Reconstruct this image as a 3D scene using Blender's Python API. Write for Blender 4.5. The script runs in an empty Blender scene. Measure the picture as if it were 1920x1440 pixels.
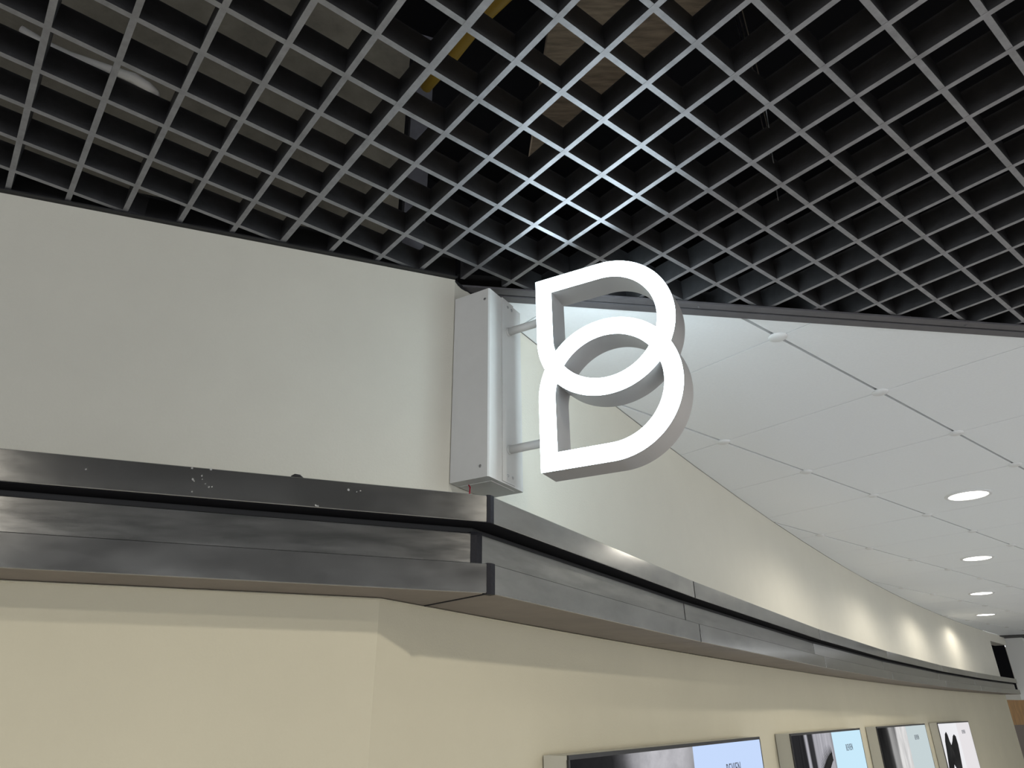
import bpy, bmesh, math, random
from mathutils import Vector, Matrix

# ------------------------------------------------------------------ camera, world, exposure
S = bpy.context.scene
COL = S.collection
EYE = 1.65                                   # eye height above the floor; heights below are given from the eye
PITCH, ROLL = 0.45875, -0.00115
fw = Vector((0, math.cos(PITCH), math.sin(PITCH))); upv = Vector((0, -math.sin(PITCH), math.cos(PITCH))); rt = Vector((1, 0, 0))
rr = math.cos(ROLL) * rt + math.sin(ROLL) * upv
uu = -math.sin(ROLL) * rt + math.cos(ROLL) * upv
cd = bpy.data.cameras.new('camera'); cam = bpy.data.objects.new('camera', cd); COL.objects.link(cam)
cd.sensor_fit = 'HORIZONTAL'; cd.sensor_width = 36.0; cd.lens = 36.0 * 1312.78 / 1920
cd.shift_x = (960 - 933.45) / 1920; cd.shift_y = (686.1 - 720) / 1920
cd.clip_start = 0.02; cd.clip_end = 100
cam.matrix_world = Matrix(((rr.x, uu.x, -fw.x, 0), (rr.y, uu.y, -fw.y, 0), (rr.z, uu.z, -fw.z, EYE), (0, 0, 0, 1)))
S.camera = cam

wd = bpy.data.worlds.new('world'); S.world = wd; wd.use_nodes = True
bgn = wd.node_tree.nodes['Background']
bgn.inputs[0].default_value = (0.95, 0.97, 1.0, 1); bgn.inputs[1].default_value = 2.3   # light of the open hall around

S.view_settings.view_transform = 'Standard'; S.view_settings.look = 'None'
S.view_settings.gamma = 1.0; S.view_settings.use_curve_mapping = False
S.view_settings.exposure = 0.0

LAMP_W = 22.0           # power of one downlight
LAMP_COL = (1.0, 0.93, 0.82)
SIGN_GLOW = 12.0

random.seed(7)

# ------------------------------------------------------------------ materials
MATS = {}
def principled(name, col, rough=0.6, metal=0.0, spec=0.5, nscale=0, namp=0.0, bump=0.0, bscale=60, stretch=None, rough_amp=0.0):
    m = bpy.data.materials.new(name); m.use_nodes = True; nt = m.node_tree; N = nt.nodes; L = nt.links
    b = N['Principled BSDF']; b.inputs['Base Color'].default_value = (*col, 1); b.inputs['Roughness'].default_value = rough
    b.inputs['Metallic'].default_value = metal; b.inputs['Specular IOR Level'].default_value = spec
    tc = N.new('ShaderNodeTexCoord'); src = tc.outputs['Object']
    if stretch:
        mp = N.new('ShaderNodeMapping'); mp.inputs['Scale'].default_value = stretch; L.new(src, mp.inputs['Vector']); src = mp.outputs['Vector']
    if nscale:
        n = N.new('ShaderNodeTexNoise'); n.inputs['Scale'].default_value = nscale; n.inputs['Detail'].default_value = 6; n.inputs['Roughness'].default_value = 0.65
        L.new(src, n.inputs['Vector'])
        r = N.new('ShaderNodeValToRGB'); r.color_ramp.elements[0].position = 0.3; r.color_ramp.elements[1].position = 0.72
        r.color_ramp.elements[0].color = (*[max(0, c * (1 - namp)) for c in col], 1)
        r.color_ramp.elements[1].color = (*[min(1, c * (1 + namp)) for c in col], 1)
        L.new(n.outputs['Fac'], r.inputs['Fac']); L.new(r.outputs['Color'], b.inputs['Base Color'])
        if rough_amp:
            mr = N.new('ShaderNodeMapRange'); mr.inputs['From Min'].default_value = 0.3; mr.inputs['From Max'].default_value = 0.7
            mr.inputs['To Min'].default_value = max(0.05, rough - rough_amp); mr.inputs['To Max'].default_value = min(1, rough + rough_amp)
            L.new(n.outputs['Fac'], mr.inputs['Value']); L.new(mr.outputs['Result'], b.inputs['Roughness'])
    if bump:
        n2 = N.new('ShaderNodeTexNoise'); n2.inputs['Scale'].default_value = bscale; n2.inputs['Detail'].default_value = 4
        L.new(tc.outputs['Object'], n2.inputs['Vector'])
        bp = N.new('ShaderNodeBump'); bp.inputs['Strength'].default_value = bump; bp.inputs['Distance'].default_value = 0.002
        L.new(n2.outputs['Fac'], bp.inputs['Height']); L.new(bp.outputs['Normal'], b.inputs['Normal'])
    MATS[name] = m
    return m

def emission(name, col, strength):
    m = bpy.data.materials.new(name); m.use_nodes = True; nt = m.node_tree
    nt.nodes.clear(); o = nt.nodes.new('ShaderNodeOutputMaterial'); e = nt.nodes.new('ShaderNodeEmission')
    e.inputs[0].default_value = (*col, 1); e.inputs[1].default_value = strength
    nt.links.new(e.outputs[0], o.inputs[0]); MATS[name] = m
    return m

M_WALL = principled('wall_paint', (0.66, 0.64, 0.555), 0.75, nscale=3, namp=0.03, bump=0.25, bscale=220)
M_WALL_LOW = principled('wall_paint_lower', (0.57, 0.53, 0.40), 0.75, nscale=2.5, namp=0.03, bump=0.2, bscale=220)
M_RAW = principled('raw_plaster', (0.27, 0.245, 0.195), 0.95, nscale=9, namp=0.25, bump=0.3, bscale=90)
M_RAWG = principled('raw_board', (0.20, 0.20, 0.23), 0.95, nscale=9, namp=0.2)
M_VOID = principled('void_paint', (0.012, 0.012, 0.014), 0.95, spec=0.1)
M_BOARD = principled('plenum_board', (0.26, 0.20, 0.14), 0.9, nscale=14, namp=0.4, stretch=(1, 6, 1))
M_GRID_LIT = principled('grid_lit_face', (0.31, 0.31, 0.325), 0.52, metal=0.8, spec=0.45, nscale=40, namp=0.18)  # lighter copy for blade undersides, light from below put into the colour
M_GRID_SHADE = principled('grid_shaded_sides', (0.05, 0.05, 0.053), 0.5, metal=0.3, spec=0.45, nscale=40, namp=0.18, bump=0.15, bscale=400)  # darker copy for blade sides, shade inside the cells put into the colour
M_TRIM = principled('trim_paint', (0.10, 0.096, 0.103), 0.5, nscale=20, namp=0.12)
M_BLACK = principled('black_paint', (0.012, 0.012, 0.013), 0.55)
M_TILE = principled('ceiling_tile_paint', (0.88, 0.91, 0.93), 0.85, nscale=120, namp=0.02, bump=0.1, bscale=500)
M_TILE_BACK = principled('ceiling_joint_paint', (0.62, 0.62, 0.62), 0.9)
M_CAP = principled('cap_plastic', (0.74, 0.75, 0.75), 0.4)
M_METAL = principled('cornice_metal', (0.33, 0.33, 0.318), 0.155, metal=0.9, spec=0.5, nscale=7, namp=0.14, stretch=(1, 1, 3), rough_amp=0.025)
M_METAL_MID = principled('cornice_metal_brushed', (0.29, 0.29, 0.278), 0.18, metal=0.9, spec=0.5, nscale=8, namp=0.18, stretch=(1, 1, 6), rough_amp=0.035)
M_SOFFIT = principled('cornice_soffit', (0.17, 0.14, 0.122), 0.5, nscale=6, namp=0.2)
M_SEAL = principled('black_sealant', (0.010, 0.010, 0.014), 0.6, spec=0.2, bump=0.5, bscale=120)
M_BOXW = principled('sign_box_paint', (0.62, 0.62, 0.60), 0.42, nscale=30, namp=0.02)
M_SIGNB = principled('sign_return_paint', (0.40, 0.39, 0.385), 0.45)
M_STEEL = principled('screw_steel', (0.45, 0.45, 0.45), 0.3, metal=1.0)
M_RED = principled('red_wire', (0.35, 0.01, 0.03), 0.4)
M_YEL = principled('yellow_pipe_paint', (0.30, 0.18, 0.015), 0.6)
M_CONDUIT = principled('conduit_plastic', (0.88, 0.87, 0.84), 0.5)
M_CAB = principled('lightbox_cabinet', (0.50, 0.49, 0.43), 0.55)
M_FRAMEB = principled('lightbox_edge', (0.02, 0.02, 0.022), 0.4)
M_PILLAR = principled('pillar_paint', (0.85, 0.85, 0.82), 0.5)
M_OAK = principled('oak_panel', (0.42, 0.24, 0.10), 0.5, nscale=6, namp=0.3, stretch=(6, 6, 1))
M_TAUPE = principled('taupe_panel', (0.20, 0.165, 0.145), 0.6)
M_FLOOR = principled('floor_stone', (0.80, 0.80, 0.81), 0.6, nscale=4, namp=0.12)
M_DUST = principled('white_fleck', (0.6, 0.6, 0.58), 0.9)
M_LAMP = emission('lamp_diffuser', (1.0, 0.97, 0.90), 5.0)
M_SIGN = emission('sign_face_acrylic', (0.76, 0.92, 1.0), SIGN_GLOW)

# ------------------------------------------------------------------ mesh helpers (heights measured from the eye, EYE added on linking)
def link(name, bm, mat, parent=None, smooth=False, lift=True):
    if lift:
        for v in bm.verts: v.co.z += EYE
    bmesh.ops.recalc_face_normals(bm, faces=bm.faces)
    me = bpy.data.meshes.new(name); bm.to_mesh(me); bm.free()
    if mat: me.materials.append(mat)
    if smooth:
        for p in me.polygons: p.use_smooth = True
    o = bpy.data.objects.new(name, me); COL.objects.link(o)
    if parent is not None: o.parent = parent
    return o

def add_prism(bm, pts, z0, z1):
    a = [bm.verts.new((p[0], p[1], z0)) for p in pts]; b = [bm.verts.new((p[0], p[1], z1)) for p in pts]
    n = len(pts)
    bm.faces.new(a); bm.faces.new(b)
    for i in range(n): bm.faces.new((a[i], a[(i + 1) % n], b[(i + 1) % n], b[i]))

def prism(name, pts, z0, z1, mat, parent=None, lift=True):
    bm = bmesh.new(); add_prism(bm, pts, z0, z1)
    return link(name, bm, mat, parent, lift=lift)

def add_tube(bm, pts, rad, seg=10, caps=True):
    rings = []
    for i, p in enumerate(pts):
        p = Vector(p); a = Vector(pts[max(0, i - 1)]); b = Vector(pts[min(len(pts) - 1, i + 1)])
        t = (b - a).normalized(); s = t.cross(Vector((0, 0, 1)))
        if s.length < 1e-3: s = Vector((1, 0, 0))
        s.normalize(); q = t.cross(s); r = rad[i] if isinstance(rad, (list, tuple)) else rad
        rings.append([bm.verts.new(p + r * (math.cos(2 * math.pi * k / seg) * s + math.sin(2 * math.pi * k / seg) * q)) for k in range(seg)])
    for r0, r1 in zip(rings, rings[1:]):
        for k in range(seg): bm.faces.new((r0[k], r0[(k + 1) % seg], r1[(k + 1) % seg], r1[k]))
    if caps: bm.faces.new(rings[0]); bm.faces.new(rings[-1])

def tube(name, pts, rad, mat, parent=None, seg=10, lift=True):
    bm = bmesh.new(); add_tube(bm, pts, rad, seg)
    return link(name, bm, mat, parent, smooth=True, lift=lift)

def lathe(name, prof, mat, parent=None, seg=32, lift=False):
    bm = bmesh.new(); rings = []
    for r, z in prof:
        if r < 1e-6: rings.append([bm.verts.new((0, 0, z))])
        else: rings.append([bm.verts.new((r * math.cos(2 * math.pi * k / seg), r * math.sin(2 * math.pi * k / seg), z)) for k in range(seg)])
    for a, b in zip(rings, rings[1:]):
        for k in range(seg):
            if len(a) == 1 and len(b) == 1: continue
            if len(a) == 1: bm.faces.new((a[0], b[k], b[(k + 1) % seg]))
            elif len(b) == 1: bm.faces.new((a[k], a[(k + 1) % seg], b[0]))
            else: bm.faces.new((a[k], a[(k + 1) % seg], b[(k + 1) % seg], b[k]))
    return link(name, bm, mat, parent, smooth=True, lift=lift)

def empty(name, loc=(0, 0, 0), rz=0.0):
    o = bpy.data.objects.new(name, None); COL.objects.link(o); o.location = loc; o.rotation_euler = (0, 0, rz); o.empty_display_size = 0.05
    return o

def tag(o, label=None, cat=None, group=None, kind=None):
    if label: o['label'] = label
    if cat: o['category'] = cat
    if group: o['group'] = group
    if kind: o['kind'] = kind
    return o

def az(deg): return Vector((math.sin(math.radians(deg)), math.cos(math.radians(deg))))

def clip(poly, p, n):                        # keep the side where (x - p).n >= 0
    out = []
    for i in range(len(poly)):
        a, b = poly[i], poly[(i + 1) % len(poly)]
        da, db = (a - p).dot(n), (b - p).dot(n)
        if da >= 0: out.append(a)
        if (da >= 0) != (db >= 0): out.append(a + (b - a) * (da / (da - db)))
    return out

# ------------------------------------------------------------------ plan of the place
Z = 0.9343                                   # tile ceiling
HG = Z + 0.0055                              # underside of the open-cell grid
FLOOR = -EYE
SLAB = 1.75
C = Vector((-0.10317, 1.42249))              # corner of the two upper walls
AL, A0, KC = 70.412, 32.293, 1.0594          # bearings of left and right wall (deg), bend of the right wall (deg per metre)
n1 = az(AL + 90); n2 = az(A0 + 90); wL = az(AL); wR = az(A0)
MIT = (n1 + n2) / (1 + n1.dot(n2))

def curve(s, off=0.0):
    a = math.radians(A0); k = math.radians(KC); t = a + k * s
    return Vector((C.x + (math.cos(a) - math.cos(t)) / k + off * math.cos(t), C.y + (math.sin(t) - math.sin(a)) / k - off * math.sin(t)))
def left(t, off=0.0): return C + wL * t + n1 * off

# ------------------------------------------------------------------ room shell
tag(prism('floor', [(-9, -9), (16, -9), (16, 18), (-9, 18)], FLOOR - 0.1, FLOOR, M_FLOOR), 'pale stone floor below the frame', kind='structure')
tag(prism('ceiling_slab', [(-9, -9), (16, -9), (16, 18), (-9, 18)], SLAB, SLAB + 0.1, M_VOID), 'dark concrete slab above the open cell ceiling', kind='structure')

ZT, Zt, Zm, ZB = 0.3710, 0.3199, 0.2431, 0.1909
LOFF, ROFF = 0.013, -0.07                    # lower walls, against the upper ones
tag(prism('wall_left', [left(-3.2), left(0), left(0, -0.12), left(-3.2, -0.12)], ZB + 0.008, Z, M_WALL),
    'cream painted upper wall left of the sign box', kind='structure')
SS = [0, 0.35, 0.7, 1.125, 1.7, 2.3, 2.88, 3.5, 4.1, 4.67, 5.4, 6.1, 6.8, 7.4, 8.0, 8.56, 9.0, 9.42, 10.0, 10.66]
front = [curve(s) for s in SS]; back = [curve(s, -0.14) for s in reversed(SS)]
tag(prism('wall_right', front + back, ZB + 0.008, Z, M_WALL), 'long curved cream upper wall running away behind the sign', kind='structure')
# lower walls: meet in a corner of their own
p0 = left(0, LOFF); q0 = curve(0, ROFF); dR = (curve(0.02, ROFF) - curve(0, ROFF)).normalized()
den = wL.x * dR.y - wL.y * dR.x
tt = ((q0.x - p0.x) * dR.y - (q0.y - p0.y) * dR.x) / den
P = p0 + wL * tt
tag(prism('wall_lower_left', [left(-3.2, LOFF), P, P - n1 * 0.12, left(-3.2, LOFF - 0.12)], FLOOR, ZB, M_WALL_LOW),
    'warm beige lower wall under the dark cornice at the left', kind='structure')
SL = [s for s in SS if s > 0] + [11.0]
fr = [P] + [curve(s, ROFF) for s in SL]; bk = [curve(s, ROFF - 0.14) for s in reversed(SL)] + [P - n2 * 0.14]
wlr = tag(prism('wall_lower_right', fr + bk, FLOOR, ZB, M_WALL_LOW), 'warm beige curved lower wall carrying the light boxes', kind='structure')
# small plaster lip under the cornice
bm = bmesh.new(); add_tube(bm, [(*(left(-3.2, LOFF + 0.001)), ZB - 0.0018), (*(P + MIT * 0.001), ZB - 0.0018)], 0.0018, 8)
add_tube(bm, [(*(p + n2 * 0.001), ZB - 0.0018) for p in fr], 0.0018, 8)
link('plaster_lip', bm, M_WALL_LOW, wlr, smooth=True)

tag(prism('ceiling_light_block', [(-9, -9), (16, -9), (16, -4.05), (-9, -4.05)], HG, HG + 0.05, M_VOID), 'unseen dark ceiling added far behind the viewer to darken reflections', kind='structure')  # added out of view so the cornice reflects darkness, not the bright background
# plenum: raw walls that carry on above the grid
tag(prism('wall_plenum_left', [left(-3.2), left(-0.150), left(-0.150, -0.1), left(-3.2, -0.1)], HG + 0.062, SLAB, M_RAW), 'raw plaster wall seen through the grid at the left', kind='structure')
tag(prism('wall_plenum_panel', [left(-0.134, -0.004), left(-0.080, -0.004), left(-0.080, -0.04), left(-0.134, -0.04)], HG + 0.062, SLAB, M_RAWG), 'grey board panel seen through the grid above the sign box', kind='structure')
tag(prism('plenum_light_block_back', [left(-0.16, -0.50), left(2.2, -0.50) + Vector((0, 1.2)), left(2.2, -0.6) + Vector((0, 1.2)), left(-0.16, -0.60)], Z + 0.03, SLAB, M_VOID), 'black wall added far behind the open cells to keep light out', kind='structure')  # added black sheet, closes the plenum against background light
tag(prism('plenum_light_block_right', [(1.2, 2.75), (16, 2.75), (16, 2.85), (1.2, 2.85)], Z + 0.03, SLAB, M_VOID), 'black wall added behind the cells at the right to keep light out', kind='structure')  # likewise added, stands for the unlit void at this side
# ceiling light angle along the left wall
ang = tag(prism('trim_1', [left(-3.2, 0.0), left(0, 0.0), left(0.004, 0.012), left(-3.2, 0.012)], HG - 0.0045, HG - 0.0015, M_BLACK), 'thin black angle where the left wall meets the grid', kind='structure')
prism('upright_flange', [left(-3.2, 0.0), left(0, 0.0), left(0, 0.0015), left(-3.2, 0.0015)], HG - 0.0015, HG + 0.06, M_BLACK, ang)
# black chipped paint on the wall under the trim, beside the corner
jag = [(0.0, 0.9300), (0.004, 0.9275), (0.009, 0.9262), (0.012, 0.9246), (0.020, 0.9240), (0.026, 0.9228), (0.034, 0.9242), (0.043, 0.9252), (0.052, 0.9280), (0.061, 0.9284), (0.075, 0.929), (0.085, 0.931), (0.12, 0.932)]
bm = bmesh.new(); top = [bm.verts.new((*(C + wR * s + n2 * 0.0006), Z + 0.0)) for s, z in jag]; bot = [bm.verts.new((*(C + wR * s + n2 * 0.0006), z)) for s, z in jag]
top2 = [bm.verts.new((*(C + wR * s - n2 * 0.003), Z + 0.0)) for s, z in jag]; bot2 = [bm.verts.new((*(C + wR * s - n2 * 0.003), z)) for s, z in jag]
for i in range(len(jag) - 1):
    bm.faces.new((top[i], top[i + 1], bot[i + 1], bot[i])); bm.faces.new((top2[i], top2[i + 1], bot2[i + 1], bot2[i])); bm.faces.new((bot[i], bot[i + 1], bot2[i + 1], bot2[i]))
link('chipped_paint', bm, M_BLACK, ang)

# ------------------------------------------------------------------ dark edge trim between grid and tile ceiling
TD = Vector((1.468, 0.195)).normalized(); TN = Vector((TD.y, -TD.x))        # TN points to the camera
T0 = Vector((-0.004, 1.5165))
def trim_line(x, o): return T0 + TD * x + TN * o
tr2 = tag(prism('trim_2', [trim_line(-0.10, 0.0), trim_line(9, 0.0), trim_line(9, 0.026), trim_line(-0.125, 0.026)], Z - 0.004, Z + 0.0, M_TRIM), 'dark grey metal edge trim between open grid and white tiles', kind='structure')
prism('inner_flange', [trim_line(-0.13, 0.031), trim_line(9, 0.031), trim_line(9, 0.056), trim_line(-0.15, 0.056)], Z - 0.002, Z + 0.003, M_TRIM, tr2)
prism('shadow_groove', [trim_line(-0.12, 0.022), trim_line(9, 0.022), trim_line(9, 0.034), trim_line(-0.13, 0.034)], Z + 0.0005, Z + 0.004, M_BLACK, tr2)
prism('upright_flange', [trim_line(-0.10, 0.0), trim_line(9, 0.0), trim_line(9, 0.003), trim_line(-0.10, 0.003)], Z + 0.004, Z + 0.07, M_BLACK, tr2)
for x in (0.52, 1.27):
    bm = bmesh.new(); bmesh.ops.create_uvsphere(bm, u_segments=10, v_segments=6, radius=0.004)
    for v in bm.verts: v.co = Vector((v.co.x, v.co.y, v.co.z * 0.6)) + Vector((*trim_line(x, 0.040), Z - 0.003))
    link('rivet', bm, M_TRIM, tr2, smooth=True)

# ------------------------------------------------------------------ open-cell grid ceiling
TH = 0.66929; PT = 0.10055; G0 = Vector((0.01306, 0.65379))
ga = Vector((math.cos(TH), math.sin(TH))); gb = Vector((-math.sin(TH), math.cos(TH)))
TB, DEP = 0.0100, 0.055
grid = empty('ceiling_open_cell', (0, 0, 0)); tag(grid, 'dark grey open cell grid ceiling of crossing metal blades', kind='structure')
HALF = [(left(0, 0.0015), n1), (trim_line(0, 0.004), TN), (Vector((-3.4, 0)), Vector((1, 0))), (Vector((4.4, 0)), Vector((-1, 0))), (Vector((0, -4.0)), Vector((0, 1)))]
def blade(origin, d, width, z0, t0, t1, extra=None):
    nrm = Vector((-d.y, d.x)) * (width / 2)
    poly = [origin + d * t0 - nrm, origin + d * t1 - nrm, origin + d * t1 + nrm, origin + d * t0 + nrm]
    for p, n in HALF + (extra or []):
        poly = clip(poly, p, n)
        if len(poly) < 3: return
    o = prism('blade', poly, z0, z0 + DEP, M_GRID_SHADE, grid)
    o.data.materials.append(M_GRID_LIT)                     # lower face coloured lighter, as if lit; sides keep the shaded tone
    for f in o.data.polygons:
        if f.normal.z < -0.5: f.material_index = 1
for a in range(-56, 52):
    blade(G0 + ga * (a * PT), gb, TB * (1.25 if a == 0 else 1.0), HG, -8, 6)
SH = -0.055                                   # the panel left of the main runner sits a little out of line
for b in range(-56, 36):
    blade(G0 + gb * (b * PT), ga, TB, HG + 0.0003, 0, 7)
    blade(G0 + gb * ((b + SH) * PT), ga, TB, HG + 0.0003, -8, 0)

# things above the grid
pl = tag(prism('plenum_board', [Vector((0.459, 1.162)) + gb * 0.60, Vector((0.459, 1.162)) - gb * 2.2, Vector((0.459, 1.162)) - gb * 2.2 - ga * 0.62, Vector((0.459, 1.162)) - gb * 0.30 - ga * 0.62], Z + 0.50, Z + 0.53, M_BOARD),
         'brown board lying above the open cells at the top centre', 'board')
tag(tube('yellow_pipe', [(0.10, 0.77, Z + 0.30), (0.028, 0.879, Z + 0.30), (-0.03, 0.94, Z + 0.30), (-0.095, 1.03, Z + 0.30), (-0.16, 1.12, Z + 0.31)], 0.014, M_YEL), 'yellow pipe seen through the cells at the top centre', 'pipe')
tag(tube('flexible_conduit', [(-0.800, 0.803, Z + 0.095), (-0.766, 0.826, Z + 0.082), (-0.736, 0.846, Z + 0.077), (-0.684, 0.870, Z + 0.074), (-0.645, 0.888, Z + 0.073), (-0.630, 0.903, Z + 0.071), (-0.620, 0.920, Z + 0.070), (-0.616, 0.926, Z + 0.070)],
         [0.006, 0.008, 0.010, 0.0105, 0.0105, 0.0105, 0.009, 0.003], M_CONDUIT), 'white flexible conduit end lying on the grid at upper left', 'conduit')
for k, (x, y, lab) in enumerate([(0.508, 0.977, 'thin steel hanger wire above the grid, topmost of three'), (0.55, 1.072, 'thin steel hanger wire above the grid, middle of three'), (0.60, 1.185, 'thin steel hanger wire above the grid, lowest of three')]):
    tag(tube('hanger_wire', [(x, y, Z + 0.045), (x + 0.004, y, Z + 0.16), (x - 0.002, y + 0.01, SLAB)], 0.0011, M_STEEL, seg=6), lab, 'wire', 'hanger wires above the grid')

# ------------------------------------------------------------------ white tile ceiling
ceil = tag(prism('ceiling', [trim_line(-0.10, -0.002), trim_line(9, -0.002), trim_line(9, -0.002) + Vector((0, 14))] + [curve(s, -0.02) for s in (14, 11, 8, 5, 2.5, 1, 0.1)], Z + 0.012, Z + 0.03, M_TILE_BACK),
           'white tiled ceiling right of the sign with round corner caps', kind='structure')
TH2 = 0.67555; tu = Vector((math.cos(TH2), math.sin(TH2))); tv = Vector((-math.sin(TH2), math.cos(TH2))); TO = Vector((0.77867, 1.71086))
SSE = SS + [11.3, 12.0, 13.0]
WH = []
for s0, s1 in zip(SSE, SSE[1:]):
    a, b = curve(s0), curve(s1); d = (b - a).normalized(); WH.append((a + Vector((d.y, -d.x)) * 0.003, Vector((d.y, -d.x))))
WH.append((trim_line(0, -0.001), -TN)); WH.append((Vector((9.2, 0)), Vector((-1, 0)))); WH.append((Vector((0, 13.5)), Vector((0, -1))))
SEED = []
LAMPS = [(2.265, 3.301), (3.256, 4.846), (4.264, 6.429), (5.25, 7.948)]
def inside(p, m=0.0): return all((p - q).dot(n) > m for q, n in WH)
GU, GV = 0.0045, 0.0016                        # joint half widths across the two directions
capmesh = None
for i in range(-6, 22):
    for j in range(-12, 12):
        o = TO + tu * (0.6 * i) + tv * (0.6 * j)
        poly = [o + tu * GV + tv * GU, o + tu * (0.6 - GV) + tv * GU, o + tu * (0.6 - GV) + tv * (0.6 - GU), o + tu * GV + tv * (0.6 - GU)]
        for p, n in WH:
            poly = clip(poly, p, n)
            if len(poly) < 3: break
        if len(poly) < 3: continue
        t = prism('ceiling_tile', poly, Z, Z + 0.010, M_TILE, ceil)
        # corner cap
        if inside(o, 0.02):
            if capmesh is None:
                c = lathe('corner_cap', [(0.0, -0.0085), (0.010, -0.0082), (0.018, -0.0066), (0.024, -0.0035), (0.0255, 0.0), (0.0255, 0.002)], M_CAP, ceil, 20)
                capmesh = c.data
            else:
                c = bpy.data.objects.new('corner_cap', capmesh); COL.objects.link(c); c.parent = ceil
            c.location = (o.x, o.y, Z + EYE - 0.0005)

# downlights
def downlight(x, y, z, label, power=LAMP_W):
    t = empty('recessed_downlight', (x, y, z + EYE)); tag(t, label, 'ceiling light', 'recessed downlights')
    lathe('trim_ring', [(0.083, -0.001), (0.085, -0.006), (0.093, -0.007), (0.100, -0.003), (0.101, 0.0), (0.101, 0.006)], M_CAP, t, 40)
    lathe('diffuser', [(0.0, -0.0035), (0.083, -0.0035), (0.084, 0.002)], M_LAMP, t, 40)
    ld = bpy.data.lights.new('downlight_beam', 'SPOT'); ld.energy = power; ld.color = LAMP_COL; ld.spot_size = math.radians(168); ld.spot_blend = 0.4; ld.shadow_soft_size = 0.03
    lo = bpy.data.objects.new('downlight_beam', ld); COL.objects.link(lo); lo.parent = t; lo.location = (0, 0, -0.04)
    return t
for (x, y), lab in zip(LAMPS, ('nearest and largest round downlight in the white tiles', 'second round downlight counted from the sign', 'third round downlight counted from the sign', 'farthest and smallest round downlight in the row')):
    downlight(x, y, Z, lab, LAMP_W * (0.55 if y > 7 else 0.8 if y > 6 else 1.0))
downlight(1.15, 0.22, HG, 'round downlight in the grid at the viewer\'s right, outside the frame', 46)
downlight(-0.95, -1.25, HG, 'round downlight in the grid behind the viewer, outside the frame', 60)
downlight(3.6, 0.9, Z, 'added round fill downlight far to the right, outside the frame', 55)  # lamp added out of view as fill from the right
downlight(5.0, 3.2, Z, 'added round fill downlight right of the row of four, outside the frame', 40)  # another added unseen lamp, fill beside the visible row

# ------------------------------------------------------------------ dark metal cornice
JO = [0.0, 1.125, 2.88, 4.67, 6.80, 8.56, 9.42, 10.82]
cor = empty('trim_3', (*C, EYE)); tag(cor, 'dark grey stepped metal cornice running along both walls', kind='structure')
INV = Vector((-C.x, -C.y, -EYE))
def cprism(name, pts, z0, z1, mat, parent=cor):
    bm = bmesh.new(); add_prism(bm, pts, z0, z1)
    if name.endswith('fascia') or name == 'middle_panel':          # softly folded sheet edges
        bmesh.ops.bevel(bm, geom=bm.edges[:], offset=0.0011, segments=1, affect='EDGES')
    o = link(name, bm, mat)
    o.parent = parent; o.matrix_parent_inverse = Matrix.Translation(INV)
    return o
def run(i, o_in, o_out, gap):
    """footprint of right-hand piece i between two joints"""
    s0, s1 = JO[i], JO[i + 1]
    def pt(s, off): return C + MIT * off if s == 0 else curve(s, off)
    a, b, c_, d = pt(s0, o_out), pt(s1, o_out), pt(s1, o_in), pt(s0, o_in)
    u = (b - a).normalized() * gap; w_ = (c_ - d).normalized() * gap
    return [a + u, b - u, c_ - w_, d + w_]
def lrun(o_in, o_out, gap):
    a, b = left(-2.6, o_out), C + MIT * o_out; c_, d = C + MIT * o_in, left(-2.6, o_in)
    return [a, b - wL * gap, c_ - wL * gap, d]
UF, MF, LF = 0.1335, 0.094, 0.1360
G = 0.0030
for i in range(len(JO) - 1):
    cprism('upper_fascia', run(i, 0.001, UF, G), Zt, ZT, M_METAL)
    cprism('middle_panel', run(i, 0.03, MF, G), Zm + 0.0005, 0.3067, M_METAL_MID)
    cprism('lower_fascia', run(i, LF - 0.006, LF, G), ZB, Zm, M_METAL)
    cprism('ledge_strip', run(i, MF - 0.004, LF - 0.006, G), Zm - 0.004, Zm - 0.0004, M_METAL)
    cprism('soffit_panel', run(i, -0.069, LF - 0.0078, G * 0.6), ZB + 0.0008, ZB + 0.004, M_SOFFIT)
    cprism('core_strip', run(i, 0.004, MF - 0.014, 0.0), ZB + 0.006, Zt - 0.0002, M_BLACK)
uf0 = cprism('upper_fascia', lrun(0.001, UF, 0.006), Zt, ZT, M_METAL)
cprism('middle_panel', lrun(0.03, MF, 0.006), Zm + 0.0005, 0.3067, M_METAL_MID)
cprism('lower_fascia', lrun(LF - 0.006, LF, 0.006), ZB, Zm, M_METAL)
cprism('ledge_strip', lrun(MF - 0.004, LF - 0.006, 0.006), Zm - 0.004, Zm - 0.0004, M_METAL)
mo = C + MIT * (LF - 0.0078); mi = P - n1 * 0.0 + wL * 0.0
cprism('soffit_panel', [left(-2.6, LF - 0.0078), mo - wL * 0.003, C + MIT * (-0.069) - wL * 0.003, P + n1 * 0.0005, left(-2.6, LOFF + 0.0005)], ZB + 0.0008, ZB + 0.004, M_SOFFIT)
cprism('core_strip', lrun(0.004, MF - 0.014, 0.0), ZB + 0.006, Zt - 0.0002, M_BLACK)
for off, i0 in ((UF, 0), ):
    for i in range(len(JO) - 1): cprism('shadow_strip', run(i, MF - 0.012, UF - 0.005, 0.0), Zt - 0.0012, Zt - 0.0002, M_VOID)  # black plate stands in for the shade under the upper fascia
cprism('shadow_strip', lrun(MF - 0.012, UF - 0.005, 0.0), Zt - 0.0012, Zt - 0.0002, M_VOID)
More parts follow.
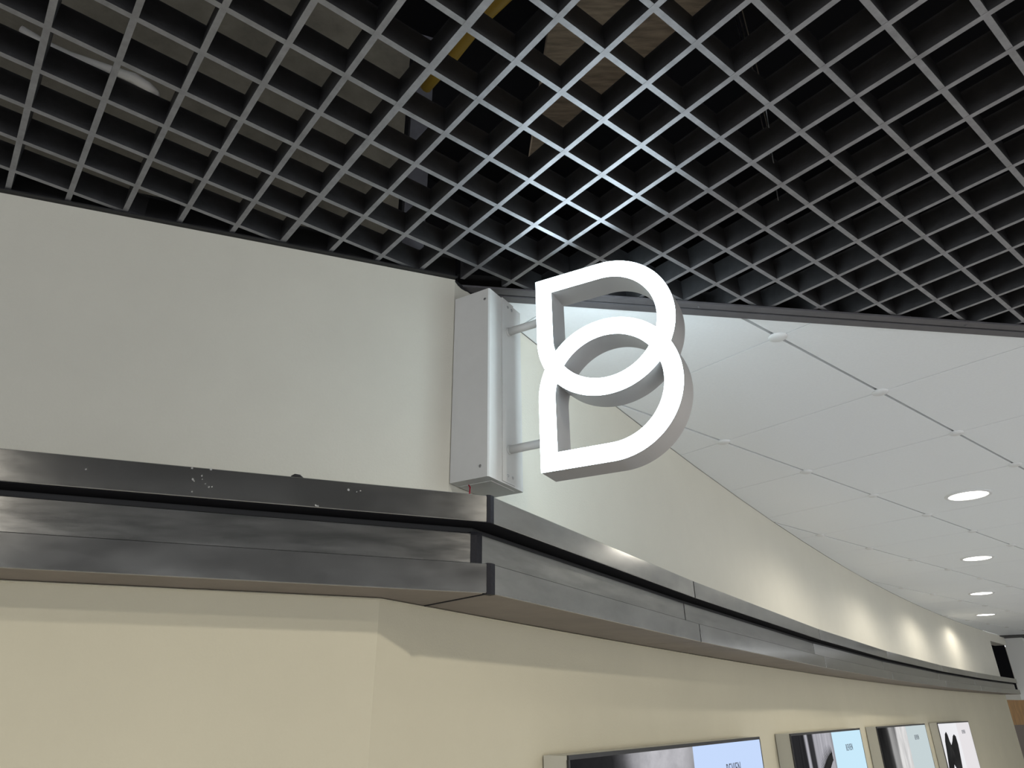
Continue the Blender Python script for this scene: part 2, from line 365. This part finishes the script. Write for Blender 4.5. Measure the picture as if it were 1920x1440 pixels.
for s_ in JO[1:-1]:                                   # sealed butt joints between the lengths
    for off, z0, z1 in ((UF, Zt, ZT), (MF, Zm, 0.3067), (LF, ZB, Zm)):
        a, b = curve(s_ - 0.0034, off - 0.0005), curve(s_ + 0.0034, off - 0.0005)
        cprism('joint_seal', [a, b, curve(s_ + 0.0034, off - 0.006), curve(s_ - 0.0034, off - 0.006)], z0 + 0.0005, z1 - 0.0003, M_VOID)
# black sealant bands where the cornice turns the corner
def seal(off, z0, z1, wl, wr):
    e = 0.0012
    base = C + MIT * (off + e); inn = C + MIT * (off - 0.012)
    cprism('corner_seal', [base - wL * wl, base, base + wR * wr, inn + wR * wr, inn - wL * wl], z0, z1, M_SEAL)
seal(UF, Zt - 0.001, ZT + 0.001, 0.0065, 0.012)
seal(MF, Zm, 0.309, 0.012, 0.018)
seal(LF, ZB - 0.0015, Zm + 0.001, 0.008, 0.013)
# mitre joint on the underside
pa, pb = C + MIT * (LF - 0.004), C + MIT * (-0.069)
md = (pb - pa).normalized(); mn = Vector((-md.y, md.x)) * 0.0022
cprism('mitre_seal', [pa - mn, pb - mn, pb + mn, pa + mn], ZB - 0.0006, ZB + 0.002, M_SEAL)
# flecks of white paint on the left fascia
bm = bmesh.new()
for t, z, r in [(-0.6405, 0.350, .0022), (-0.481, 0.350, .0030), (-0.478, 0.347, .0016), (-0.468, 0.357, .0022), (-0.466, 0.351, .0014), (-0.4535, 0.339, .0022), (-0.449, 0.340, .0014), (-0.460, 0.344, .0014), (-0.478, 0.3285, .0016), (-0.485, 0.3685, .0020), (-0.455, 0.3695, .0024), (-0.276, 0.3235, .0030), (-0.272, 0.3225, .0024), (-0.2225, 0.3565, .0026), (-0.201, 0.3570, .0018), (-0.207, 0.3545, .0014)]:
    ctr = left(t, UF + 0.0003); n = 7; vs = []
    for k in range(n):
        a = 2 * math.pi * k / n; rr_ = r * random.uniform(0.45, 1.1)
        q = ctr + wL * (rr_ * math.cos(a)); vs.append(bm.verts.new((q.x, q.y, z + rr_ * math.sin(a))))
    bm.faces.new(vs)
bmesh.ops.solidify(bm, geom=bm.faces[:], thickness=0.0003)
fl = link('paint_flecks', bm, M_DUST); fl.parent = uf0; fl['kind'] = 'stuff'
# a scrap of black tape on the ledge
bm = bmesh.new(); q = left(-0.313, UF - 0.006)
add_tube(bm, [(*(q - wL * 0.010), ZT + 0.001), (*(q - wL * 0.004), ZT + 0.004), (*(q + wL * 0.004), ZT + 0.0035), (*(q + wL * 0.011), ZT + 0.0005)], [0.002, 0.0032, 0.003, 0.001], 8)
tag(link('tape_scrap', bm, M_BLACK, smooth=True), 'small black scrap lying on top of the left cornice', 'scrap')

# ------------------------------------------------------------------ projecting sign
BZ0, BZ1 = 0.4285, 0.8785
BD, BW = 0.0984, 0.1426
sign = empty('projecting_sign', (*(C + n2 * 0.05), BZ0 + EYE)); tag(sign, 'illuminated white double teardrop letter B sign on a white wall box', 'sign')
SINV = Matrix.Translation(Vector((-sign.location.x, -sign.location.y, -sign.location.z)))
def spart(o, parent=None):
    o.parent = parent or sign                      # sub-parts: their parent part already sits at the world origin
    if parent is None: o.matrix_parent_inverse = SINV
    return o
def bp(s, d): return C + wR * s + n2 * d          # along the wall, out from the wall
box = spart(prism('junction_box', [bp(0.001, 0.002), bp(BW, 0.002), bp(BW, BD - 0.003), bp(BW - 0.003, BD), bp(0.004, BD), bp(0.001, BD - 0.003)], BZ0, BZ1, M_BOXW))
box['label'] = 'white sheet metal box fixed to the wall corner'
plate = spart(prism('mounting_plate', [bp(0.053, BD), bp(0.103, BD), bp(0.103, BD + 0.0025), bp(0.053, BD + 0.0025)], BZ0 + 0.0035, BZ1 + 0.0012, M_BOXW))
def screw(pos, nrm, parent):
    bm = bmesh.new(); q = Vector((0, 0, 1)).rotation_difference(nrm)
    prof = [(0.0035, -0.001), (0.0035, 0.0006), (0.0026, 0.0014), (0.0, 0.0014)]; rings = []
    for r, z in prof:
        rings.append([bm.verts.new(pos + q @ Vector((r * math.cos(k * math.pi / 6), r * math.sin(k * math.pi / 6), z))) for k in range(12)] if r > 0 else [bm.verts.new(pos + q @ Vector((0, 0, z)))])
    for a, b in zip(rings, rings[1:]):
        for k in range(12):
            if len(b) == 1: bm.faces.new((a[k], a[(k + 1) % 12], b[0]))
            else: bm.faces.new((a[k], a[(k + 1) % 12], b[(k + 1) % 12], b[k]))
    o = link('screw', bm, M_STEEL, smooth=False); o.parent = parent
nR = Vector((*n2, 0)); nS = Vector((*(-wR), 0))
for d, z in ((BD - 0.0122, 0.8518), (BD - 0.0204, 0.4532)): screw(Vector((*bp(0.001, d), z)), nS, box)
for s, z in ((0.0775, 0.8640), (0.0945, 0.8630), (0.0735, 0.4475), (0.0930, 0.4475)): screw(Vector((*bp(s, BD + 0.0025), z)), nR, plate)
# a folded lip on the bottom of the box
lip = spart(prism('bottom_flange', [bp(0.03, 0.004), bp(BW - 0.02, 0.004), bp(BW - 0.02, BD - 0.012), bp(0.03, BD - 0.012)], BZ0 - 0.0012, BZ0, M_BOXW), box)

F0 = Vector((0.0864, 1.3533)); sd = az(118.999); sw = Vector((-sd.y, sd.x))     # sw: through the letter, away from the viewer
RS, CS, ST, QS, ZM = 0.1530, 0.0703, 0.0369, 1.0176, 0.6554
DS = 0.0711
def teardrop(rx, rz, x0, ztop, n=72):
    """square at the top left, round elsewhere; closed loop of (u, z) about the mid line"""
    pts = []
    for k in range(n * 3 // 4 + 1):                       # from the top, clockwise to the left
        a = math.pi / 2 - 2 * math.pi * k / n
        pts.append((RS + rx * math.cos(a), CS + rz * math.sin(a)))
    pts.append((RS - rx, CS + rz))
    return pts
RZ = RS * QS
def in_round(u, z, zc, rx, rz, sgn):                     # inside the teardrop whose square corner is at left, on the sgn side
    if ((u - RS) / rx) ** 2 + ((z - zc) / rz) ** 2 <= 1: return True
    return RS - rx <= u <= RS and (0 <= (z - zc) * sgn <= rz)
def cut_at_zero(loop, keep_pos):
    out = []
    n = len(loop)
    for i in range(n):
        a, b = loop[i], loop[(i + 1) % n]
        ka = (a[1] > 0) == keep_pos; kb = (b[1] > 0) == keep_pos
        if ka: out.append(a)
        if ka != kb:
            t = a[1] / (a[1] - b[1]); out.append((a[0] + (b[0] - a[0]) * t, 0.0))
    return out
def order_half(loop):                                    # start and end on the mid line
    for s_ in [i for i, p in enumerate(loop) if p[1] == 0.0]:
        r = loop[s_:] + loop[:s_]
        if r[-1][1] == 0.0: return r
    return loop
def letter_loops(inset):
    ox, oz = RS - inset, RZ - inset; ix, iz = RS - ST + inset, RZ - ST + inset
    UO = teardrop(ox, oz, 0, 0, 160); UI = teardrop(ix, iz, 0, 0, 160)
    ho = order_half(cut_at_zero(UO, True)); outer = ho + [(u, -z) for u, z in reversed(ho[1:-1])]
    hl = order_half(cut_at_zero(UI, False)); lens = hl + [(u, -z) for u, z in reversed(hl[1:-1])]
    # upper hole: inner outline outside the lower bowl, closed by the lower bowl's outer edge
    LO = [(u, -z) for u, z in UO]
    arc = sorted([p for p in LO if p[1] > 0 and in_round(p[0], p[1], CS, ix, iz, 1)], key=lambda p: p[0])
    ins = [in_round(p[0], p[1], -CS, ox, oz, -1) for p in UI]
    st_ = next(i for i in range(len(UI)) if ins[i] and not ins[(i + 1) % len(UI)])
    seq = [UI[(st_ + 1 + k) % len(UI)] for k in range(len(UI)) if not ins[(st_ + 1 + k) % len(UI)]]
    hole_u = seq + list(reversed(arc)) if seq[-1][0] > seq[0][0] else seq + arc
    hole_l = [(u, -z) for u, z in reversed(hole_u)]
    return [outer, hole_u, lens, hole_l]
def sp(u, z, t): return Vector((F0.x + sd.x * u + sw.x * t, F0.y + sd.y * u + sw.y * t, ZM + z))
def letter_plate(name, t0, t1, mat, inset=0.0, parent=None):
    bm = bmesh.new(); edges = []; rings0 = []
    for lp in letter_loops(inset):
        vs = [bm.verts.new(sp(u, z, t0)) for u, z in lp]; rings0.append(vs)
        edges += [bm.edges.new((vs[i], vs[(i + 1) % len(vs)])) for i in range(len(vs))]
    bmesh.ops.triangle_fill(bm, use_beauty=True, use_dissolve=False, edges=edges)
    faces = bm.faces[:]
    r = bmesh.ops.extrude_face_region(bm, geom=faces)
    for v in [g for g in r['geom'] if isinstance(g, bmesh.types.BMVert)]: v.co += Vector((*(sw * (t1 - t0)), 0))
    o = link(name, bm, mat)
    return spart(o, parent)
body = letter_plate('letter_body', 0.0025, DS, M_SIGNB)
letter_plate('front_face', 0.0, 0.0025, M_SIGN, parent=body)['label'] = 'glowing white front face of the letter'
letter_plate('rear_face', DS, DS + 0.0005, M_SIGN, inset=0.002, parent=body)['label'] = 'glowing white rear face of the letter'
for z in (0.7975, 0.5065):
    a = bp(0.0795, BD + 0.002); 
    # straight out to the straight left side of the letter
    tgt = F0 + sw * (DS / 2) + sd * 0.004
    b = a + n2 * ((tgt - a).dot(n2) + 0.006)
    spart(tube('bracket_pipe', [(*a, z), (*b, z)], 0.0092, M_BOXW, seg=20))
    spart(tube('pipe_collar', [(*a, z), (*(a + n2 * 0.004), z)], 0.0105, M_BOXW, seg=20))
# loose red wire below the box
w0 = bp(0.030, 0.030)
tag(tube('red_wire', [(*w0, BZ0 - 0.001), (*(w0 + n2 * 0.004), BZ0 - 0.006), (*(w0 - wR * 0.004 + n2 * 0.006), BZ0 - 0.016), (*(w0 - wR * 0.006 + n2 * 0.004), ZT + 0.002)], 0.0016, M_RED, seg=8), 'thin red wire hanging under the sign box', 'wire')

# ------------------------------------------------------------------ light boxes on the lower wall
def print_mat(name, stops, tint, strength, streak, lash=None, seed=0.0, width=1.5, stre=(26, 1, 1.2), contrast=0.5):
    """printed transparency lit from behind: a row of grey tones across the width, broken up by streaks"""
    m = bpy.data.materials.new(name); m.use_nodes = True; nt = m.node_tree; N = nt.nodes; L = nt.links; N.clear()
    out = N.new('ShaderNodeOutputMaterial'); em = N.new('ShaderNodeEmission'); em.inputs[1].default_value = strength; L.new(em.outputs[0], out.inputs[0])
    tc = N.new('ShaderNodeTexCoord'); sx = N.new('ShaderNodeSeparateXYZ'); L.new(tc.outputs['Object'], sx.inputs[0])
    mp = N.new('ShaderNodeMapping'); mp.inputs['Scale'].default_value = stre; mp.inputs['Location'].default_value = (seed, seed, seed); L.new(tc.outputs['Object'], mp.inputs['Vector'])
    nz = N.new('ShaderNodeTexNoise'); nz.inputs['Scale'].default_value = 1.0; nz.inputs['Detail'].default_value = 7; nz.inputs['Roughness'].default_value = 0.6; L.new(mp.outputs[0], nz.inputs['Vector'])
    # wobble the position across the width a little, then read the tone
    ma = N.new('ShaderNodeMath'); ma.operation = 'MULTIPLY_ADD'; L.new(nz.outputs['Fac'], ma.inputs[0]); ma.inputs[1].default_value = streak; L.new(sx.outputs['X'], ma.inputs[2])
    sl = N.new('ShaderNodeMath'); sl.operation = 'MULTIPLY_ADD'; L.new(sx.outputs['Z'], sl.inputs[0]); sl.inputs[1].default_value = 0.10; L.new(ma.outputs[0], sl.inputs[2])
    dv = N.new('ShaderNodeMath'); dv.operation = 'DIVIDE'; L.new(sl.outputs[0], dv.inputs[0]); dv.inputs[1].default_value = width
    rp = N.new('ShaderNodeValToRGB'); cr = rp.color_ramp
    while len(cr.elements) > 1: cr.elements.remove(cr.elements[-1])
    cr.elements[0].position = stops[0][0]; cr.elements[0].color = (*[stops[0][1] * c for c in tint], 1)
    for p, v in stops[1:]:
        e = cr.elements.new(p); e.color = (*[v * c for c in tint], 1)
    L.new(dv.outputs[0], rp.inputs[0])
    mx = N.new('ShaderNodeMix'); mx.data_type = 'RGBA'; mx.blend_type = 'MULTIPLY'; mx.inputs[0].default_value = contrast
    r2 = N.new('ShaderNodeValToRGB'); r2.color_ramp.elements[0].position = 0.32; r2.color_ramp.elements[0].color = (0.1, 0.1, 0.12, 1); r2.color_ramp.elements[1].position = 0.6
    L.new(nz.outputs['Fac'], r2.inputs[0]); L.new(rp.outputs[0], mx.inputs[6]); L.new(r2.outputs[0], mx.inputs[7])
    L.new(mx.outputs[2], em.inputs[0])
    return m

BOXES = [  # s0, s1, split, label
    (0.490, 2.078, 1.308, 'nearest and widest lit picture box at the bottom of the frame'),
    (2.542, 4.030, 3.306, 'lit picture box second from the left, streaked hair and pale blue half'),
    (4.506, 6.206, 5.416, 'lit picture box third from the left, dark hair and pale grey half'),
    (6.736, 8.190, 7.536, 'farthest lit picture box, black pointed silhouettes on white')]
ZL = -0.0915; LBH = 0.92; DPT = 0.066
PR = [
    print_mat('print_grey_skin', [(0.0, 0.02), (0.16, 0.025), (0.20, 0.09), (0.235, 0.32), (0.32, 0.60), (0.46, 0.62), (0.52, 0.40)], (0.96, 0.95, 1.0), 1.0, 0.05, seed=1.3, width=1.588, stre=(5, 1, 9), contrast=0.35),
    print_mat('print_hair_face', [(0.0, 0.03), (0.150, 0.03), (0.165, 0.55), (0.185, 0.55), (0.200, 0.04), (0.250, 0.05), (0.275, 0.48), (0.44, 0.62), (0.50, 0.45)], (0.93, 0.92, 1.0), 0.95, 0.03, seed=4.1, width=1.488, stre=(34, 1, 1.0), contrast=0.5),
    print_mat('print_dark_hair', [(0.0, 0.015), (0.16, 0.03), (0.21, 0.06), (0.25, 0.36), (0.33, 0.30), (0.36, 0.8), (0.55, 0.85)], (1.0, 0.99, 0.98), 0.95, 0.12, seed=9.7, width=1.700, stre=(6, 1, 2.0), contrast=0.55),
    print_mat('print_white', [(0.0, 0.85), (1.0, 0.9)], (0.97, 0.97, 1.0), 1.0, 0.0, seed=2.0, width=1.454, contrast=0.0)]
PALE = [emission('pale_blue_panel', (0.58, 0.72, 1.0), 0.98), emission('pale_cyan_panel', (0.60, 0.84, 0.98), 0.98), emission('pale_grey_panel', (0.66, 0.76, 0.78), 0.85), emission('pale_rose_panel', (0.86, 0.83, 0.85), 0.92)]
EDGE = emission('bright_edge_glow', (0.90, 1.0, 1.0), 1.1)
INK = principled('grey_ink', (0.10, 0.12, 0.17), 0.8)
INKS = principled('black_ink', (0.010, 0.011, 0.014), 0.8)
def lettering(txt, size, x, z, parent):
    cu = bpy.data.curves.new('lettering', 'FONT'); cu.body = txt; cu.size = size; cu.extrude = 0.0004; cu.align_x = 'CENTER'; cu.space_character = 1.15
    to = bpy.data.objects.new('lettering_tmp', cu); COL.objects.link(to)
    bpy.context.view_layer.update()
    me = bpy.data.meshes.new_from_object(to.evaluated_get(bpy.context.evaluated_depsgraph_get())); me.name = 'lettering'
    bpy.data.objects.remove(to); me.materials.append(INK)
    o = bpy.data.objects.new('lettering', me); COL.objects.link(o); o.parent = parent
    o.rotation_euler = (math.pi / 2, 0, 0); o.location = (x, -0.0008, z)
    return o
def lbx(name, x0, x1, y0, y1, z0, z1, mat, parent):
    return prism(name, [(x0, y0), (x1, y0), (x1, y1), (x0, y1)], z0, z1, mat, parent, lift=False)
for i, (s0, s1, sm, lab) in enumerate(BOXES):
    a, b = curve(s0), curve(s1); d = (b - a); w_ = d.length; ang_ = math.atan2(d.y, d.x)
    # local frame: x along the front, y into the wall, z up from the top edge
    t = empty('picture_lightbox', (a.x, a.y, EYE + ZL), ang_); tag(t, lab, 'light box', 'picture light boxes on the lower wall')
    xs = w_ * (sm - s0) / (s1 - s0)
    lbx('cabinet', 0.0, w_, 0.004, DPT, -LBH, 0.0, M_CAB, t)
    for nm, r in (('top_edge', (0, w_, -0.001, 0.004, -0.008, 0.0015)), ('side_edge', (-0.002, 0.006, -0.001, 0.004, -LBH, -0.008)), ('side_edge', (w_ - 0.006, w_ + 0.002, -0.001, 0.004, -LBH, -0.008))):
        lbx(nm, *r, M_FRAMEB, t)
    p1 = lbx('picture_half', 0.006, xs, 0.0005, 0.004, -LBH, -0.008, PR[i], t)
    p2 = lbx('pale_half', xs, w_ - 0.006, 0.0, 0.004, -LBH, -0.008, PALE[i], t)
    lettering('REVIEN', 0.046, (1.207, 1.117, 1.244, 1.071)[i], -0.103, p2)
    if i == 1:      # closed eye with a fan of lashes
        bm = bmesh.new()
        cx_, cz_ = 0.700, -0.105
        for k in range(18):
            f_ = k / 17; x = cx_ - 0.25 * f_; z = cz_ - 0.075 * f_ ** 1.5
            l = 0.040 + 0.030 * math.sin(f_ * 3.1); a_ = math.radians(95 + 60 * f_)
            q = [(x - 0.007, z), (x + 0.007, z), (x + l * math.cos(a_), z + l * math.sin(a_))]
            vs = [bm.verts.new((u, 0.0002, v)) for u, v in q]; bm.faces.new(vs)
        arcs = [bm.verts.new((cx_ - 0.25 * k / 15, 0.0002, cz_ - 0.075 * (k / 15) ** 1.5 + 0.008)) for k in range(16)] + [bm.verts.new((cx_ + 0.01 - 0.25 * k / 15, 0.0002, cz_ - 0.028 - 0.13 * (k / 15) ** 1.3)) for k in reversed(range(16))]
        bm.faces.new(arcs)
        bmesh.ops.solidify(bm, geom=bm.faces[:], thickness=0.0002)
        link('eyelash_print', bm, INKS, p1, lift=False)
    if i == 3:      # two pointed black shapes that join lower down
        out = [(0.0, -0.43), (0.038, -0.345), (0.10, -0.225), (0.135, -0.146), (0.20, -0.09), (0.27, -0.073), (0.307, -0.098), (0.33, -0.151), (0.366, -0.181), (0.44, -0.154), (0.515, -0.114), (0.584, -0.1), (0.650, -0.117), (0.668, -0.184), (0.649, -0.244), (0.60, -0.37), (0.56, -0.43), (0.40, -0.40), (0.28, -0.33), (0.20, -0.40)]
        bm = bmesh.new(); vs = [bm.verts.new((x, 0.0002, z)) for x, z in out]; bm.faces.new(vs)
        bmesh.ops.solidify(bm, geom=bm.faces[:], thickness=0.0002)
        link('silhouette_print', bm, INKS, p1, lift=False)

# ------------------------------------------------------------------ far end of the wall
dE = (curve(11.0) - curve(10.9)).normalized(); nE = Vector((dE.y, -dE.x)); E0 = curve(10.66)
tag(prism('wall_end_lintel', [curve(10.66), curve(11.6), curve(11.6, -0.14), curve(10.66, -0.14)], 0.825, Z, M_WALL), 'strip of wall above the dark recess at the far end', kind='structure')
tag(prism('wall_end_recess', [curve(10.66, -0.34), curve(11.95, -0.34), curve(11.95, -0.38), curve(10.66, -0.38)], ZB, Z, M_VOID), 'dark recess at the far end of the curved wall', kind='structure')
tag(prism('wall_end_side', [curve(10.64, -0.02), curve(10.66, -0.02), curve(10.66, -0.34), curve(10.64, -0.34)], ZB, Z, M_TAUPE), 'side of the dark recess at the far end', kind='structure')
tag(prism('wall_light_block', [curve(13.6, -3.0), curve(13.6, 7.0), curve(13.7, 7.0), curve(13.7, -3.0)], FLOOR, Z, M_WALL), 'pale wall added beyond the far bulkhead to block the hall light', kind='structure')  # added to hide the bright background from the far cornice reflections
pil = empty('bulkhead_box', (*curve(11.9), EYE + 0.19)); tag(pil, 'white projecting bulkhead box at the far end of the cornice', 'bulkhead')
def lp(name, pts, z0, z1, mat):
    o = prism(name, pts, z0, z1, mat); o.parent = pil; o.matrix_parent_inverse = Matrix.Translation(-Vector(pil.location)); return o
def eb(s, o): return curve(11.62) + dE * s + nE * o
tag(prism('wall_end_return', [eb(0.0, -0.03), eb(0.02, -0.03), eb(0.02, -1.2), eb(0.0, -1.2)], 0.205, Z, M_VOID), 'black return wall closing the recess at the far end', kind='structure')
lp('side_panel', [eb(0, -0.02), eb(0, 0.20), eb(0.02, 0.20), eb(0.02, -0.02)], 0.16, Z - 0.02, M_PILLAR)
lp('front_panel', [eb(0.02, 0.20), eb(0.9, 0.20), eb(0.9, 0.18), eb(0.02, 0.18)], 0.16, Z - 0.02, M_PILLAR)
lp('bottom_panel', [eb(0, -0.02), eb(0, 0.20), eb(0.9, 0.20), eb(0.9, -0.02)], 0.14, 0.16, M_PILLAR)
tag(prism('ceiling_end', [eb(-0.35, -0.25), eb(-0.1, 0.9), eb(1.5, 1.4), eb(1.5, -0.25)], Z - 0.012, Z + 0.008, M_BLACK), 'black soffit where the tile ceiling ends', kind='structure')
shop = empty('shop_front', (*eb(0.3, -0.1), 0)); tag(shop, 'oak and taupe shop front below the far bulkhead', 'shop front')
def shp(name, pts, z0, z1, mat):
    o = prism(name, pts, z0, z1, mat); o.parent = shop; o.matrix_parent_inverse = Matrix.Translation(-Vector(shop.location)); return o
shp('oak_fascia', [eb(0.05, -0.25), eb(0.9, -0.05), eb(0.9, -0.10), eb(0.05, -0.30)], -0.17, 0.14, M_OAK)
shp('taupe_panel', [eb(0.05, -0.25), eb(0.9, -0.05), eb(0.9, -0.10), eb(0.05, -0.30)], FLOOR, -0.17, M_TAUPE)
